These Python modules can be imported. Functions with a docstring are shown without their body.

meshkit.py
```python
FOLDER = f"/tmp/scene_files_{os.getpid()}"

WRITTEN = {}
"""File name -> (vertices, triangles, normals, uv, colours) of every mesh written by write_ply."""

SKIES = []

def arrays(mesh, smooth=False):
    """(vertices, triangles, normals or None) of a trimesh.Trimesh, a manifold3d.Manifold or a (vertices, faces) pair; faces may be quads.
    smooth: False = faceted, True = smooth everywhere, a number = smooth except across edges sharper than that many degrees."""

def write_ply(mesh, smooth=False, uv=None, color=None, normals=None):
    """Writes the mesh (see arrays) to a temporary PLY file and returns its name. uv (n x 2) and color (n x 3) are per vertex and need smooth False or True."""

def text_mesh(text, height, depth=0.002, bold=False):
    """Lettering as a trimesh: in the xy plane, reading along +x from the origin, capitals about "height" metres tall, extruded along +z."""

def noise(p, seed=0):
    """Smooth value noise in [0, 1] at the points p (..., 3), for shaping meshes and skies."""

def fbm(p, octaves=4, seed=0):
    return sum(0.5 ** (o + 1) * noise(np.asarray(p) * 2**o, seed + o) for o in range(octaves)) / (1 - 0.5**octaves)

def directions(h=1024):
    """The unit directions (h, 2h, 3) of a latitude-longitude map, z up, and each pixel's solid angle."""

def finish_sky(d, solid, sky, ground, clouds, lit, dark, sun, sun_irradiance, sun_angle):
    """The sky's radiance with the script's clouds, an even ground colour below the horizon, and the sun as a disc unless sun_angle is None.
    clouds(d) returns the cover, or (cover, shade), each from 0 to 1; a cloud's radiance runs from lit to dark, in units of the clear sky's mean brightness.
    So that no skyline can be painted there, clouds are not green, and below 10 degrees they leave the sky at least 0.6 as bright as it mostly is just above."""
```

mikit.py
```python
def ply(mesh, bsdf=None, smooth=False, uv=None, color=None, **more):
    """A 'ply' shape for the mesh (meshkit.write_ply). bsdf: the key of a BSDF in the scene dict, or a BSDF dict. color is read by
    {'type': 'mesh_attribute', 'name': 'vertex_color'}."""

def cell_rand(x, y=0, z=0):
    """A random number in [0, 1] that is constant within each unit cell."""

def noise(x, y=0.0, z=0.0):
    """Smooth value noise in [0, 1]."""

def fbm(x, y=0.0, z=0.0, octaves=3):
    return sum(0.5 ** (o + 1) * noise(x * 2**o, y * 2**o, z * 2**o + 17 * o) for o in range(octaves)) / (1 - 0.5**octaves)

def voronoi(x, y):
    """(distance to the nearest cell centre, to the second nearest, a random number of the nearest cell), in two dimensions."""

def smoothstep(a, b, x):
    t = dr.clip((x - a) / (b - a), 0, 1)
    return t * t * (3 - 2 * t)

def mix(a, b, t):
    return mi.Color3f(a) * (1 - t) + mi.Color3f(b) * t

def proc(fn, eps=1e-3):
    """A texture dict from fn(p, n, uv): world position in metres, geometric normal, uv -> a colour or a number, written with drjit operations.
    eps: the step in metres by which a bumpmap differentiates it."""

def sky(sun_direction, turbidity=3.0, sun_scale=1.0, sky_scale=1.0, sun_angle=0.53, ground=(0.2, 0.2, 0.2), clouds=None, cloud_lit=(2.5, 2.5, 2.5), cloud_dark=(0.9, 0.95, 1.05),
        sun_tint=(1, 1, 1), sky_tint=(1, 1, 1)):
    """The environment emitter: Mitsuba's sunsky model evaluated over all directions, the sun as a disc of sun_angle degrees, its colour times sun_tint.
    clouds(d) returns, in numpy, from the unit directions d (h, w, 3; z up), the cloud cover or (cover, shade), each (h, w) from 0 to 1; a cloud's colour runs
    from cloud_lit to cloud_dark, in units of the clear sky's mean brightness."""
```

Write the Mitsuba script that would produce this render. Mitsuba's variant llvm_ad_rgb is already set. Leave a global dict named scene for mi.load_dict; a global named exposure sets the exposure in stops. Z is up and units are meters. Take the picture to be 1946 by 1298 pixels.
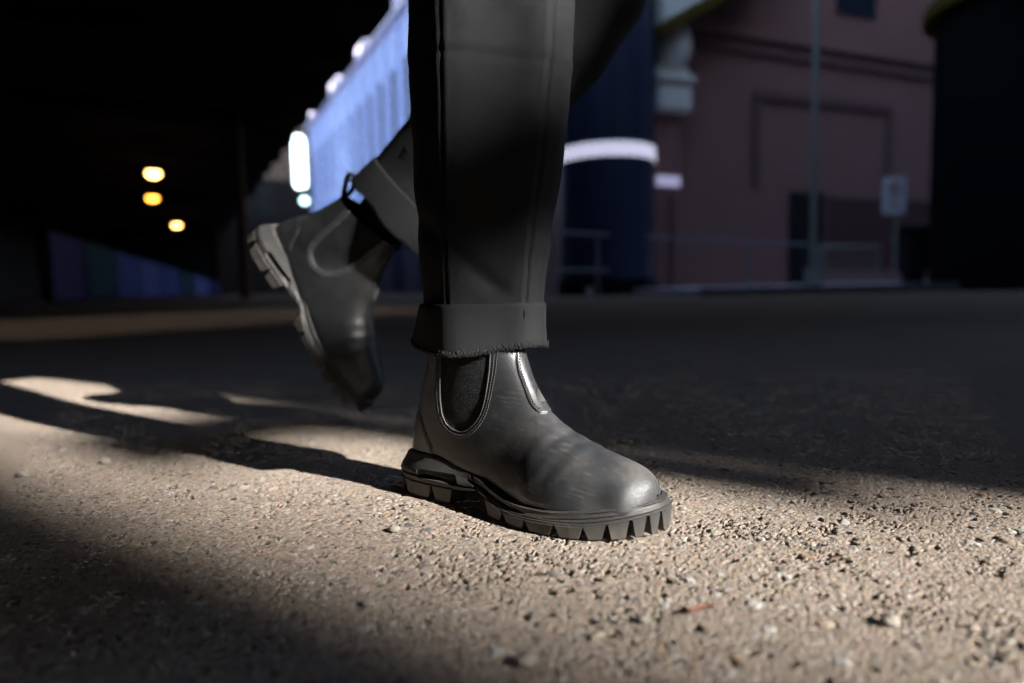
import math
import numpy as np
import trimesh
import mitsuba as mi
import drjit as dr
import mikit
import meshkit
from scipy.interpolate import PchipInterpolator, splprep, splev, LinearNDInterpolator
from scipy.spatial import cKDTree
import shapely
from shapely.geometry import Polygon

T = mi.ScalarTransform4f
scene, labels = {}, {}
rng = np.random.default_rng(7)

# ------------------------------------------------------------------ camera, sky, exposure
PITCH, ROLL, EYE = math.atan(103.5 / 1250), math.radians(1.2), np.array([0, 0, 0.205])
FWD = np.array([0, math.cos(PITCH), -math.sin(PITCH)])
_up0 = np.cross([1.0, 0, 0], FWD)
UP = _up0 * math.cos(ROLL) + np.array([1.0, 0, 0]) * math.sin(ROLL)
scene["camera"] = {
    "type": "thinlens", "fov": math.degrees(2 * math.atan(973 / 1250)), "fov_axis": "x",
    "aperture_radius": 0.0047, "focus_distance": 0.60, "near_clip": 0.02, "far_clip": 2000.0,
    "to_world": T().look_at(origin=EYE.tolist(), target=(EYE + FWD).tolist(), up=UP.tolist()),
}
SUN_EL = math.radians(27)
SUN_AZ = np.array([math.cos(math.radians(33.3)), -math.sin(math.radians(33.3))])
SUN = np.array([*(SUN_AZ * math.cos(SUN_EL)), math.sin(SUN_EL)])
scene["sky"] = mikit.sky(SUN.tolist(), turbidity=3.0, sun_scale=1.0, sky_scale=1.8, sun_tint=(1.0, 1.25, 1.84), sky_tint=(1.06, 0.93, 0.88))
exposure = 3.2

# ------------------------------------------------------------------ helpers
def put(key, mesh, bsdf, smooth=False, **kw):
    base, k = key, 0
    while key in scene:
        k += 1
        key = f"{base}_{k:03d}"
    scene[key] = mikit.ply(mesh, bsdf, smooth=smooth, **kw)
    return key


def tag(key, label=None, category=None, group=None, kind=None):
    labels[key] = {k: v for k, v in dict(label=label, category=category, group=group, kind=kind).items() if v}


def box(c, s, rz=0.0, bevel=0.0):
    sx, sy, sz = np.asarray(s, float) / 2
    if bevel > 0:
        b = min(bevel, sx * .9, sy * .9, sz * .9)
        pts = []
        for x in (-1, 1):
            for y in (-1, 1):
                for z in (-1, 1):
                    pts += [(x * (sx - b), y * (sy - b), z * sz), (x * (sx - b), y * sy, z * (sz - b)), (x * sx, y * (sy - b), z * (sz - b))]
        m = trimesh.convex.convex_hull(np.array(pts))
    else:
        m = trimesh.creation.box((2 * sx, 2 * sy, 2 * sz))
    if rz:
        m.apply_transform(trimesh.transformations.rotation_matrix(rz, [0, 0, 1]))
    m.apply_translation(c)
    return m


def cat(ms):
    return trimesh.util.concatenate(ms)


def tube(pts, r, sides=8, closed=False, cap=True):
    p = np.asarray(pts, float)
    n = len(p)
    t = np.roll(p, -1, 0) - np.roll(p, 1, 0) if closed else np.gradient(p, axis=0)
    t /= np.linalg.norm(t, axis=1, keepdims=True) + 1e-12
    ref = np.array([0, 0, 1.0]) if np.abs(t[:, 2]).mean() < .8 else np.array([1.0, 0, 0])
    a = np.cross(t, ref); a /= np.linalg.norm(a, axis=1, keepdims=True) + 1e-12
    b = np.cross(t, a)
    ang = np.arange(sides) * 2 * np.pi / sides
    rr = np.broadcast_to(r, (n,))[:, None, None]
    v = (p[:, None] + rr * (np.cos(ang)[None, :, None] * a[:, None] + np.sin(ang)[None, :, None] * b[:, None])).reshape(-1, 3)
    m = n if closed else n - 1
    i, j = np.meshgrid(np.arange(m), np.arange(sides), indexing="ij")
    i2, j2 = (i + 1) % n, (j + 1) % sides
    q = np.stack([i * sides + j, i2 * sides + j, i2 * sides + j2, i * sides + j2], -1).reshape(-1, 4)
    f = np.vstack([q[:, [0, 1, 2]], q[:, [0, 2, 3]]])
    if cap and not closed:
        v = np.vstack([v, p[:1], p[-1:]])
        jj = np.arange(sides)
        f = np.vstack([f, np.stack([jj, (jj + 1) % sides, jj * 0 + n * sides], 1)[:, ::1],
                       np.stack([(n - 1) * sides + (jj + 1) % sides, (n - 1) * sides + jj, jj * 0 + n * sides + 1], 1)])
    return trimesh.Trimesh(v, f, process=False)


def grid_mesh(P, closed_j=True, flip=False):
    """P (ni, nj, 3) -> mesh of the quad grid."""
    ni, nj = P.shape[:2]
    mj = nj if closed_j else nj - 1
    i, j = np.meshgrid(np.arange(ni - 1), np.arange(mj), indexing="ij")
    j2 = (j + 1) % nj
    q = np.stack([i * nj + j, i * nj + j2, (i + 1) * nj + j2, (i + 1) * nj + j], -1).reshape(-1, 4)
    if flip:
        q = q[:, ::-1]
    return trimesh.Trimesh(P.reshape(-1, 3), np.vstack([q[:, [0, 1, 2]], q[:, [0, 2, 3]]]), process=False)


def sstep(a, b, x):
    t = np.clip((np.asarray(x, float) - a) / (b - a), 0, 1)
    return t * t * (3 - 2 * t)


def vnoise(p, scale, seed=0, octaves=3):
    return meshkit.fbm(np.asarray(p) * scale + 31.7, octaves, seed) - 0.5


# ------------------------------------------------------------------ materials
def rgb(*c):
    return {"type": "rgb", "value": list(map(float, c))}


def mat(name, color, rough=0.8, spec=0.3, metallic=0.0, **kw):
    col = color if isinstance(color, dict) else rgb(*color)
    scene[name] = {"type": "twosided", "bsdf": {"type": "principled", "base_color": col, "roughness": rough, "specular": spec, "metallic": metallic, **kw}}
    return name


def bumpy(name, color, fn, scale, rough=0.6, spec=0.4, eps=2e-4, **kw):
    col = color if isinstance(color, dict) else rgb(*color)
    scene[name] = {"type": "twosided", "bsdf": {"type": "bumpmap", "texture": mikit.proc(fn, eps=eps), "scale": scale,
                   "bsdf": {"type": "principled", "base_color": col, "roughness": rough, "specular": spec, **kw}}}
    return name


VC = {"type": "mesh_attribute", "name": "vertex_color"}
mat("m_asphalt", VC, 0.95, 0.06)
bumpy("m_leather", VC, lambda p, n, uv: mikit.fbm(p.x * 900, p.y * 900, p.z * 900, 2) + 0.6 * mikit.fbm(p.x * 160, p.y * 160, p.z * 160, 2), 0.00022,
      mikit.proc(lambda p, n, uv: 0.35 + 0.14 * mikit.fbm(p.x * 60, p.y * 60, p.z * 60, 3) + 0.15 * mikit.smoothstep(0.09, 0.02, dr.sqrt(dr.square(p.x - 0.115) + dr.square(p.y - 0.535)))), 1.0)
bumpy("m_gore", mikit.proc(lambda p, n, uv: mikit.mix((.006, .006, .007), (.036, .036, .038), mikit.smoothstep(.45, .8, mikit.noise(p.x * 1100, p.y * 1100, p.z * 900)))), lambda p, n, uv: mikit.noise(p.x * 2200, p.y * 2200, p.z * 900), 0.0004, 0.75, 0.3, sheen=0.4)
mat("m_edge", (0.075, 0.073, 0.07), 0.55, 0.4)
mat("m_thread", (0.016, 0.016, 0.017), 0.6, 0.4)
mat("m_stitch", (0.060, 0.060, 0.064), 0.6, 0.4)
bumpy("m_rubber", VC, lambda p, n, uv: mikit.fbm(p.x * 500, p.y * 500, p.z * 500, 3), 0.00018, 0.52, 0.4)
bumpy("m_wool", mikit.proc(lambda p, n, uv: mikit.mix((.0058, .0061, .0070), (.0135, .0142, .0160), 0.65 * mikit.noise(p.x * 1300, p.y * 1300, p.z * 800) + 0.35 * mikit.noise(p.x * 500, p.y * 500, p.z * 260))), lambda p, n, uv: mikit.noise(p.x * 1500 + p.z * 1500, p.y * 1500, p.z * 2400) + 0.5 * mikit.fbm(p.x * 400, p.y * 400, p.z * 400, 2), 0.0005, 0.75, 0.35, sheen=0.2)
mat("m_webbing", (0.012, 0.012, 0.012), 0.8, 0.2)

# ------------------------------------------------------------------ boot, in metres: x heel to toe, y to the wearer's left, z up (right boot)
LAT = np.array([(.023, .0), (.0265, .017), (.037, .028), (.052, .0345), (.084, .0385), (.107, .0385), (.14, .042), (.167, .048), (.19, .0542), (.212, .0572), (.235, .0562),
                (.255, .052), (.272, .0455), (.288, .0357), (.300, .022), (.308, .006), (.3100, -.007)])
MED = np.array([(.307, -.018), (.299, -.027), (.287, -.0335), (.268, -.039), (.245, -.043), (.22, -.0445), (.195, -.042), (.165, -.036), (.135, -.0335), (.105, -.0345), (.075, -.0365), (.052, -.0345), (.037, -.028), (.0265, -.017)])
_o = np.vstack([LAT, MED, LAT[:1]])
_tck, _ = splprep(_o.T, s=2e-6, per=1)
_fine = np.array(splev(np.linspace(0, 1, 4001), _tck)).T
_len = np.r_[0, np.cumsum(np.linalg.norm(np.diff(_fine, axis=0), axis=1))]
NO = 720
_s = np.linspace(0, _len[-1], NO, endpoint=False)
OUT = np.stack([np.interp(_s, _len, _fine[:, 0]), -np.interp(_s, _len, _fine[:, 1])], 1)   # y = left, so lateral is -y
_t = np.roll(OUT, -1, 0) - np.roll(OUT, 1, 0)
_t /= np.linalg.norm(_t, axis=1, keepdims=True)
NRM = np.stack([_t[:, 1], -_t[:, 0]], 1)
if (NRM * (OUT - OUT.mean(0))).sum() < 0:
    NRM = -NRM
PER = _len[-1]
FEATHER = PchipInterpolator([.015, .03, .05, .075, .092, .11, .13, .146, .162, .18, .20, .22, .24, .262, .285, .30, .315],
                            [.038, .0405, .043, .0445, .043, .038, .0330, .0300, .0255, .0210, .0187, .019, .0206, .0238, .0268, .0285, .0290])
LUGTOP = PchipInterpolator([.015, .066, .094, .125, .145, .158, .167, .183, .2, .23, .2575, .28, .303, .315], [.0135, .0145, .0142, .0158, .019, .0165, .0122, .0100, .0092, .0100, .0108, .0145, .0195, .0215])
LUGBOT = PchipInterpolator([.0, .245, .27, .29, .315], [0, 0, .0005, .0015, .0035])

SEC = np.array([
    (.3025, .020, .3030, .032, .003, .004, 0), (.2995, .018, .3000, .0415, .017, .016, 0), (.293, .017, .2935, .0480, .0285, .026, 0), (.284, .016, .285, .0525, .0365, .032, 0),
    (.268, .014, .270, .0575, .0415, .035, 0), (.250, .013, .253, .0618, .0485, .039, 0), (.228, .012, .235, .0685, .0530, .041, 0), (.203, .012, .216, .0772, .0515, .039, 0),
    (.175, .013, .202, .0870, .0435, .035, 0), (.140, .016, .192, .0965, .037, .033, .1), (.100, .020, .185, .106, .0345, .033, .25), (.066, .022, .179, .116, .033, .033, .45),
    (.042, .028, .1745, .126, .0325, .0325, .65), (.0375, .045, .1715, .135, .033, .033, .8), (.042, .070, .169, .143, .034, .034, .92), (.0505, .100, .167, .150, .035, .035, 1),
    (.0595, .128, .166, .157, .036, .036, 1), (.0655, .152, .1655, .165, .037, .037, 1)])
GORE = np.array([(.1535, .1560), (.1512, .1454), (.1490, .1279), (.1466, .1153), (.1434, .0980), (.1392, .0855), (.131, .0750), (.1200, .0690), (.1105, .0695), (.1010, .0745), (.0964, .0830), (.0950, .0950), (.0960, .1119), (.0981, .1560)])
SEAM2 = np.array([(.1650, -.0065, .1580), (.1675, -.0068, .1423), (.1703, -.0087, .128), (.1767, -.0090, .1128), (.186, -.0105, .0973), (.1940, -.0092, .0905)])


def spline2(P, n, s=0.0):
    tck, _ = splprep(np.asarray(P, float).T, s=s)
    f = np.array(splev(np.linspace(0, 1, 2000), tck)).T
    L = np.r_[0, np.cumsum(np.linalg.norm(np.diff(f, axis=0), axis=1))]
    u = np.linspace(0, L[-1], n)
    return np.stack([np.interp(u, L, f[:, k]) for k in range(2)], 1), L[-1]


GORE_C, GORE_L = spline2(GORE, 160)
GORE_POLY = Polygon(np.vstack([GORE_C, [(.0981, .175), (.1535, .175)]]))
SEAM2_C, SEAM2_L = spline2(SEAM2[:, [0, 2]], 60)


def boot_upper():
    ns, nh = 250, 110
    tk = np.linspace(0, 1, len(SEC))
    tk = np.r_[0, np.cumsum(np.linalg.norm(np.diff(SEC[:, :4], axis=0), axis=1))]
    tq = np.linspace(0, tk[-1], ns)
    c = PchipInterpolator(tk, SEC)(tq)
    # round toe in plan: half widths grow like a square root at the tip
    s = (1 - np.cos(np.linspace(0, 1, nh) * np.pi)) / 2
    bl = c[:, 6][:, None]
    g_foot = np.power(np.clip(1 - s ** 2.0, 0, 1), .5)[None]
    g_foot = g_foot * (0.93 + 0.07 * sstep(0, .22, s))[None]
    g_shaft = np.power(np.clip(1 - np.abs(2 * s - 1) ** 2.15, 0, 1), .5)[None]
    g = g_foot * (1 - bl) + g_shaft * bl
    ax = c[:, None, 0:2] * (1 - s)[None, :, None] + c[:, None, 2:4] * s[None, :, None]
    yl = -c[:, 4][:, None] * g
    ym = c[:, 5][:, None] * g
    Lh = np.stack([ax[..., 0], yl, ax[..., 1]], -1)
    Mh = np.stack([ax[..., 0], ym, ax[..., 1]], -1)[:, ::-1]
    P = np.concatenate([Lh, Mh[:, 1:-1]], 1)
    m = grid_mesh(P)
    v = m.vertices.copy()
    if m.face_normals[np.argmax(m.triangles_center[:, 2] * 0 + (np.abs(m.triangles_center - [.23, -.045, .035]).sum(1) < .01))] @ [0, -1, 0] < 0:
        m.invert()
    vn = trimesh.Trimesh(v, m.faces, process=False).vertex_normals
    # leather thickness over the elastic, seam steps, folds
    q = v[:, [0, 2]]
    pts = shapely.points(q)
    side = np.abs(vn[:, 1]) > .25
    dist = np.where(shapely.contains(GORE_POLY, pts), -1, 1) * shapely.distance(GORE_POLY.boundary, pts)
    push = np.where(side, -.0016 * (1 - sstep(-.0012, .0004, dist)), 0)
    line = .0004 + np.interp(q[:, 1], SEAM2_C[::-1, 1], SEAM2_C[::-1, 0])
    push += np.where(q[:, 1] > .0905, .0013 * sstep(-.0008, .0008, q[:, 0] - line), 0)
    hs = np.interp(q[:, 1], [.045, .079], [.080, .0635])
    push += .0011 * (1 - sstep(-.0006, .0006, q[:, 0] - hs)) * (1 - sstep(.076, .084, q[:, 1]))
    n1 = vnoise(v, 38, 3, 2)
    push += .0009 * n1 * (1 - sstep(.24, .28, q[:, 0]))
    # flex folds across the vamp
    ridge = np.sin((q[:, 0] - .6 * (q[:, 1] - .05)) * 330 + 3 * vnoise(v, 30, 9, 2))
    push += .00038 * ridge * np.exp(-((q[:, 0] - .225) / .022) ** 2) * sstep(.03, .05, q[:, 1])
    v = v + vn * push[:, None]
    m = trimesh.Trimesh(v, m.faces, process=False)
    fc = m.triangles_center
    inside = shapely.contains(GORE_POLY.buffer(-.0006), shapely.points(fc[:, [0, 2]])) & (np.abs(m.face_normals[:, 1]) > .25)
    return m, inside


def on_side(m, sgn):
    v = m.vertices
    k = v[:, 1] * sgn > 0
    f = LinearNDInterpolator(v[k][:, [0, 2]][::3], v[k][:, 1][::3])
    t = cKDTree(v[k][:, [0, 2]])
    vy = v[k][:, 1]

    def at(P, lift=0.0):
        y = f(P)
        bad = ~np.isfinite(y)
        if bad.any():
            y[bad] = vy[t.query(P[bad])[1]]
        e = 1e-3
        ydu = f(P + [e, 0]); ydw = f(P + [0, e])
        gu = np.nan_to_num((ydu - y) / e); gw = np.nan_to_num((ydw - y) / e)
        nn = np.stack([-gu * sgn, np.full(len(P), 1.0) * sgn, -gw * sgn], 1)
        nn = np.stack([-gu, np.ones(len(P)), -gw], 1) * sgn
        nn /= np.linalg.norm(nn, axis=1, keepdims=True)
        return np.stack([P[:, 0], y, P[:, 1]], 1) + nn * lift
    return at


_KD = None


def hug(P, sgn, side_off, n=60, lift=.0005):
    """a smooth 3D curve near P, moved side_off sideways and laid on the upper"""
    global _KD
    if _KD is None:
        _KD = (cKDTree(UPPER.vertices), UPPER.vertex_normals * (1 if (UPPER.vertex_normals * (UPPER.vertices - [.15, 0, .05]))[:, 1].mean() > 0 else -1))
    tck, _ = splprep(np.asarray(P, float).T, s=0, k=min(3, len(P) - 1))
    C = np.array(splev(np.linspace(0, 1, n), tck)).T
    for _ in range(2):
        d, k = _KD[0].query(C, k=6)
        wt = 1 / (d + 1e-4); wt /= wt.sum(1, keepdims=True)
        C = (UPPER.vertices[k] * wt[..., None]).sum(1)
        N = (_KD[1][k] * wt[..., None]).sum(1); N /= np.linalg.norm(N, axis=1, keepdims=True)
        t = np.gradient(C, axis=0); t /= np.linalg.norm(t, axis=1, keepdims=True)
        if _ == 0:
            C = C + np.cross(N, t) * side_off * -sgn
    return C + N * lift


def offset2(P, d):
    t = np.gradient(P, axis=0)
    t /= np.linalg.norm(t, axis=1, keepdims=True)
    return P + np.stack([t[:, 1], -t[:, 0]], 1) * d


def stitches(P3, step, length, r):
    L = np.r_[0, np.cumsum(np.linalg.norm(np.diff(P3, axis=0), axis=1))]
    out = []
    for s in np.arange(step, L[-1] - step, step):
        a = np.array([np.interp(s - length / 2, L, P3[:, k]) for k in range(3)])
        b = np.array([np.interp(s + length / 2, L, P3[:, k]) for k in range(3)])
        out.append(tube([a, a * .75 + b * .25, a * .25 + b * .75, b], [r * .5, r, r, r * .5], 5))
    return out


def boot_sole():
    nl = 84
    q = np.linspace(0, 1, nl)
    u = OUT[:, 0]
    f, l = FEATHER(u), LUGTOP(u)
    w = f[None] + (l - f)[None] * q[:, None]
    U = np.broadcast_to(u[None], w.shape)
    Q = np.broadcast_to(q[:, None], w.shape)
    heel = 1 - sstep(.10, .16, U)
    fore = sstep(.17, .20, U)
    o = np.zeros_like(w)
    o += -.0035 * (1 - sstep(0, .10, Q))                         # rolled upper edge
    o += -.0025 + .0025 * sstep(.3, .8, Q)
    o += .0012 * np.sin(Q * np.pi) * heel * 2
    o -= .0055 * heel * (1 - sstep(.0, .75, Q)) * 0.9            # heel cup leans in upwards
    # forefoot: welt line below the upper edge, and a thin inset line
    o -= .0026 * fore * np.exp(-((Q - .26) / .035) ** 2) * sstep(.255, .275, U)
    o -= .0023 * np.exp(-((Q - .55 - .10 * (1 - sstep(.225, .25, U))) / .04) ** 2) * sstep(.222, .228, U) * (1 - sstep(.288, .292, U))
    o += .0008 * sstep(.76, .80, Q) * sstep(.14, .17, U)         # lower rib
    o -= .0022 * np.exp(-((Q - .77) / .03) ** 2)
    # the groove that runs from the heel wedge to the ball
    wl = np.interp(U, [.13, .15, .165, .185, .205], [.0265, .0235, .0185, .0145, .0135])
    o -= .0022 * np.exp(-((w - wl) / .0010) ** 2) * sstep(.128, .135, U) * (1 - sstep(.20, .208, U))
    # diagonal line and heel window
    wd = .0365 + (U - .128) * (-.90)
    o -= .0022 * np.exp(-((w - wd) / .0013) ** 2) * sstep(.122, .126, U) * (1 - sstep(.146, .150, U))
    win = sstep(.0195, .0215, w - .02 * (U - .1)) * (1 - sstep(.0262, .0286, w + .02 * (.1 - U))) * sstep(.066, .072, U) * (1 - sstep(-.002, .0, (U - .120) + .75 * (w - .0215)))
    o -= .0055 * win
    P = np.stack([OUT[None, :, 0] + NRM[None, :, 0] * o, OUT[None, :, 1] + NRM[None, :, 1] * o, w], -1)
    c = np.stack([np.clip(OUT[:, 0], .06, .27), np.zeros(NO) - .004], 1)
    top = []
    for k, dz in ((.62, -.012), (.85, -.004), (.95, .0006)):
        xy = c + (P[0, :, :2] - c) * k
        top.append(np.concatenate([xy, (P[0, :, 2] + dz)[:, None]], 1))
    bot = []
    for k, dz in ((.93, .0005), (.6, .0028), (.2, .0028)):
        xy = c + (P[-1, :, :2] - c) * k
        bot.append(np.concatenate([xy, (P[-1, :, 2] + dz)[:, None]], 1))
    m = grid_mesh(np.concatenate([np.array(top), P, np.array(bot)], 0))
    k = np.argmin(np.abs(m.triangles_center - [.22, -.058, .014]).sum(1))
    if m.face_normals[k][1] > 0:
        m.invert()
    return m


LUG_LAT = [((.048, .0335), (.0845, .0385)), ((.0885, .0385), (.112, .039)), ((.160, .046), (.1815, .052)), ((.1845, .053), (.2075, .0568)), ((.2105, .0572), (.2355, .056)),
           ((.2385, .0555), (.259, .0507)), ((.2620, .0495), (.2765, .0435)), ((.2795, .042), (.2920, .0325)), ((.2945, .0295), (.3005, .021)), ((.3025, .017), (.3065, .009)), ((.3085, .005), (.3100, -.010))]


def arc_of(p):
    return np.argmin(np.linalg.norm(OUT - [p[0], -p[1]], axis=1))


def boot_lugs():
    spans = [(arc_of(a), arc_of(b)) for a, b in LUG_LAT]
    med = []
    for a, b in LUG_LAT[:8]:
        def mi_(u):
            k = np.where(OUT[:, 1] > 0)[0]
            return k[np.argmin(np.abs(OUT[k, 0] - u))]
        med.append((mi_(b[0]), mi_(a[0])))
    i0 = arc_of((.040, .0315))
    spans = [(NO - i0, NO + i0)] + spans + med
    out = []
    for a, b in spans:
        if b < a:
            a, b = b, a
        n = max(3, int((b - a) / 9))
        t = np.linspace(a - .9, b + .9, n)
        k0 = np.round(t).astype(int) % NO
        tb = np.linspace(a + min(3.0, (b - a) * .13) + .3, b - min(3.0, (b - a) * .13) - .3, n)
        k1 = np.round(tb).astype(int) % NO
        depth = .020 if OUT[k0[n // 2], 0] < .28 else .014
        pts = []
        for k, d0, z in ((k0, .0016, LUGTOP(OUT[k0, 0]) - .0002), (k0, -.002, LUGTOP(OUT[k0, 0]) + .0015), (k1, .0008, LUGBOT(OUT[k1, 0]) + .0014), (k1, -.0006, LUGBOT(OUT[k1, 0])),
                         (k1, -depth, LUGBOT(OUT[k1, 0])), (k0, -depth - .003, LUGTOP(OUT[k0, 0]) + .003)):
            xy = OUT[k] + NRM[k] * d0
            pts.append(np.concatenate([xy, np.broadcast_to(z, (n,))[:, None]], 1))
        if (b - a) > 105:      # strongly curved (back of the heel): lofted instead of hull
            ring = [np.array([pts[j][i] for j in (1, 0, 2, 3, 4, 5)]) for i in range(n)]
            m = grid_mesh(np.array(ring))
            cap0 = trimesh.Trimesh(ring[0], [[0, 1, 2], [0, 2, 3], [0, 3, 4], [0, 4, 5]], process=False)
            cap1 = trimesh.Trimesh(ring[-1], [[0, 2, 1], [0, 3, 2], [0, 4, 3], [0, 5, 4]], process=False)
            m = cat([m, cap0, cap1])
        else:
            m = trimesh.convex.convex_hull(np.vstack(pts))
        out.append(m)
    return out


def loop_tab(p, d, up, width_dir, h, w, th=.0016):
    """a webbing pull loop standing at p"""
    ang = np.linspace(0, np.pi * 2, 28, endpoint=False)
    ring_o = [p + d * (math.sin(a) * h * .32 * (.35 + .65 * (1 - math.cos(a)) / 2)) + up * (h * (1 - math.cos(a)) / 2) for a in ang]
    ring_o = np.array(ring_o)
    c = ring_o.mean(0)
    rows = []
    for s, k in ((-1, 1), (1, 1), (1, 0), (-1, 0)):
        r = ring_o if k else c + (ring_o - c) * (1 - th / (h * .3))
        rows.append(r + width_dir * (s * w / 2))
    P = np.stack(rows, 1)
    P = np.concatenate([P, P[:1]], 0)
    return grid_mesh(P)


def bend(V, flex, ankle):
    """flex the ball of the foot (radians, toe up) and tip the shaft at the ankle (forward positive)"""
    X = V.copy()
    u0, u1 = .18, .25
    if abs(flex) > 1e-6:
        s = X[:, 0]
        ang = flex * np.clip((s - u0) / (u1 - u0), 0, 1)
        R_ = (u1 - u0) / flex
        sc = np.clip(s, u0, u1) - u0
        cx, cz = u0 + R_ * np.sin(sc / R_), R_ * (1 - np.cos(sc / R_))
        ex = np.maximum(s - u1, 0)
        nx = np.where(s > u0, cx + ex * np.cos(ang) - X[:, 2] * np.sin(ang), X[:, 0])
        nz = np.where(s > u0, cz + ex * np.sin(ang) + X[:, 2] * np.cos(ang), X[:, 2])
        X[:, 0], X[:, 2] = nx, nz
    k = ankle * sstep(.06, .13, X[:, 2]) * np.clip((.2 - X[:, 0]) / .02, 0, 1)
    cs, sn = np.cos(k), np.sin(k)
    dx, dz = X[:, 0] - .12, X[:, 2] - .09
    X[:, 0], X[:, 2] = .12 + dx * cs + dz * sn, .09 - dx * sn + dz * cs
    return X


UPPER, GORE_IN = boot_upper()
SOLE = boot_sole()
LUGS = boot_lugs()


def leather_color(v, dusty=1.0):
    n = vnoise(v, 60, 5, 4) + .5
    n2 = vnoise(v, 220, 6, 3) + .5
    base = np.array([.020, .0208, .0232]) * (0.6 + .8 * n)[:, None] * (1 if dusty > .5 else .7)
    dust = np.clip(sstep(.262, .29, v[:, 0]) * sstep(.040, .052, v[:, 2]) * (.3 + 1.4 * n * n2), 0, 1) * .55
    dust += .10 * sstep(.58, .78, n2) * sstep(.52, .66, n)
    dust += .17 * sstep(.45, .75, vnoise(v, 30, 17, 4) + .5) * sstep(.14, .19, v[:, 0]) * (.5 + n2) * sstep(.15, .20, v[:, 0])
    # scuffs: short streaks along the side of the vamp
    st = meshkit.noise(np.stack([v[:, 0] * 110 + v[:, 2] * 60, v[:, 1] * 60, (v[:, 2] + .22 * v[:, 0]) * 560], 1), 11)
    st2 = meshkit.noise(v * 45 + 9, 13)
    dust += .20 * sstep(.55, .98, st) * sstep(.42, .66, st2) * sstep(.13, .16, v[:, 0]) * (1 - sstep(.26, .28, v[:, 0]))
    dust = np.clip(dust * dusty, 0, 1)[:, None]
    return base * (1 - dust) + np.array([.17, .155, .135]) * dust


def rubber_color(v):
    n = vnoise(v, 90, 15, 4) + .5
    low = 1 - sstep(.0, .016, v[:, 2])
    d = np.clip(.10 + .75 * low * n + .5 * sstep(.55, .8, n) * .4, 0, 1)[:, None]
    return np.array([.034, .034, .035]) * (1 - d) + np.array([.16, .14, .118]) * d


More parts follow.
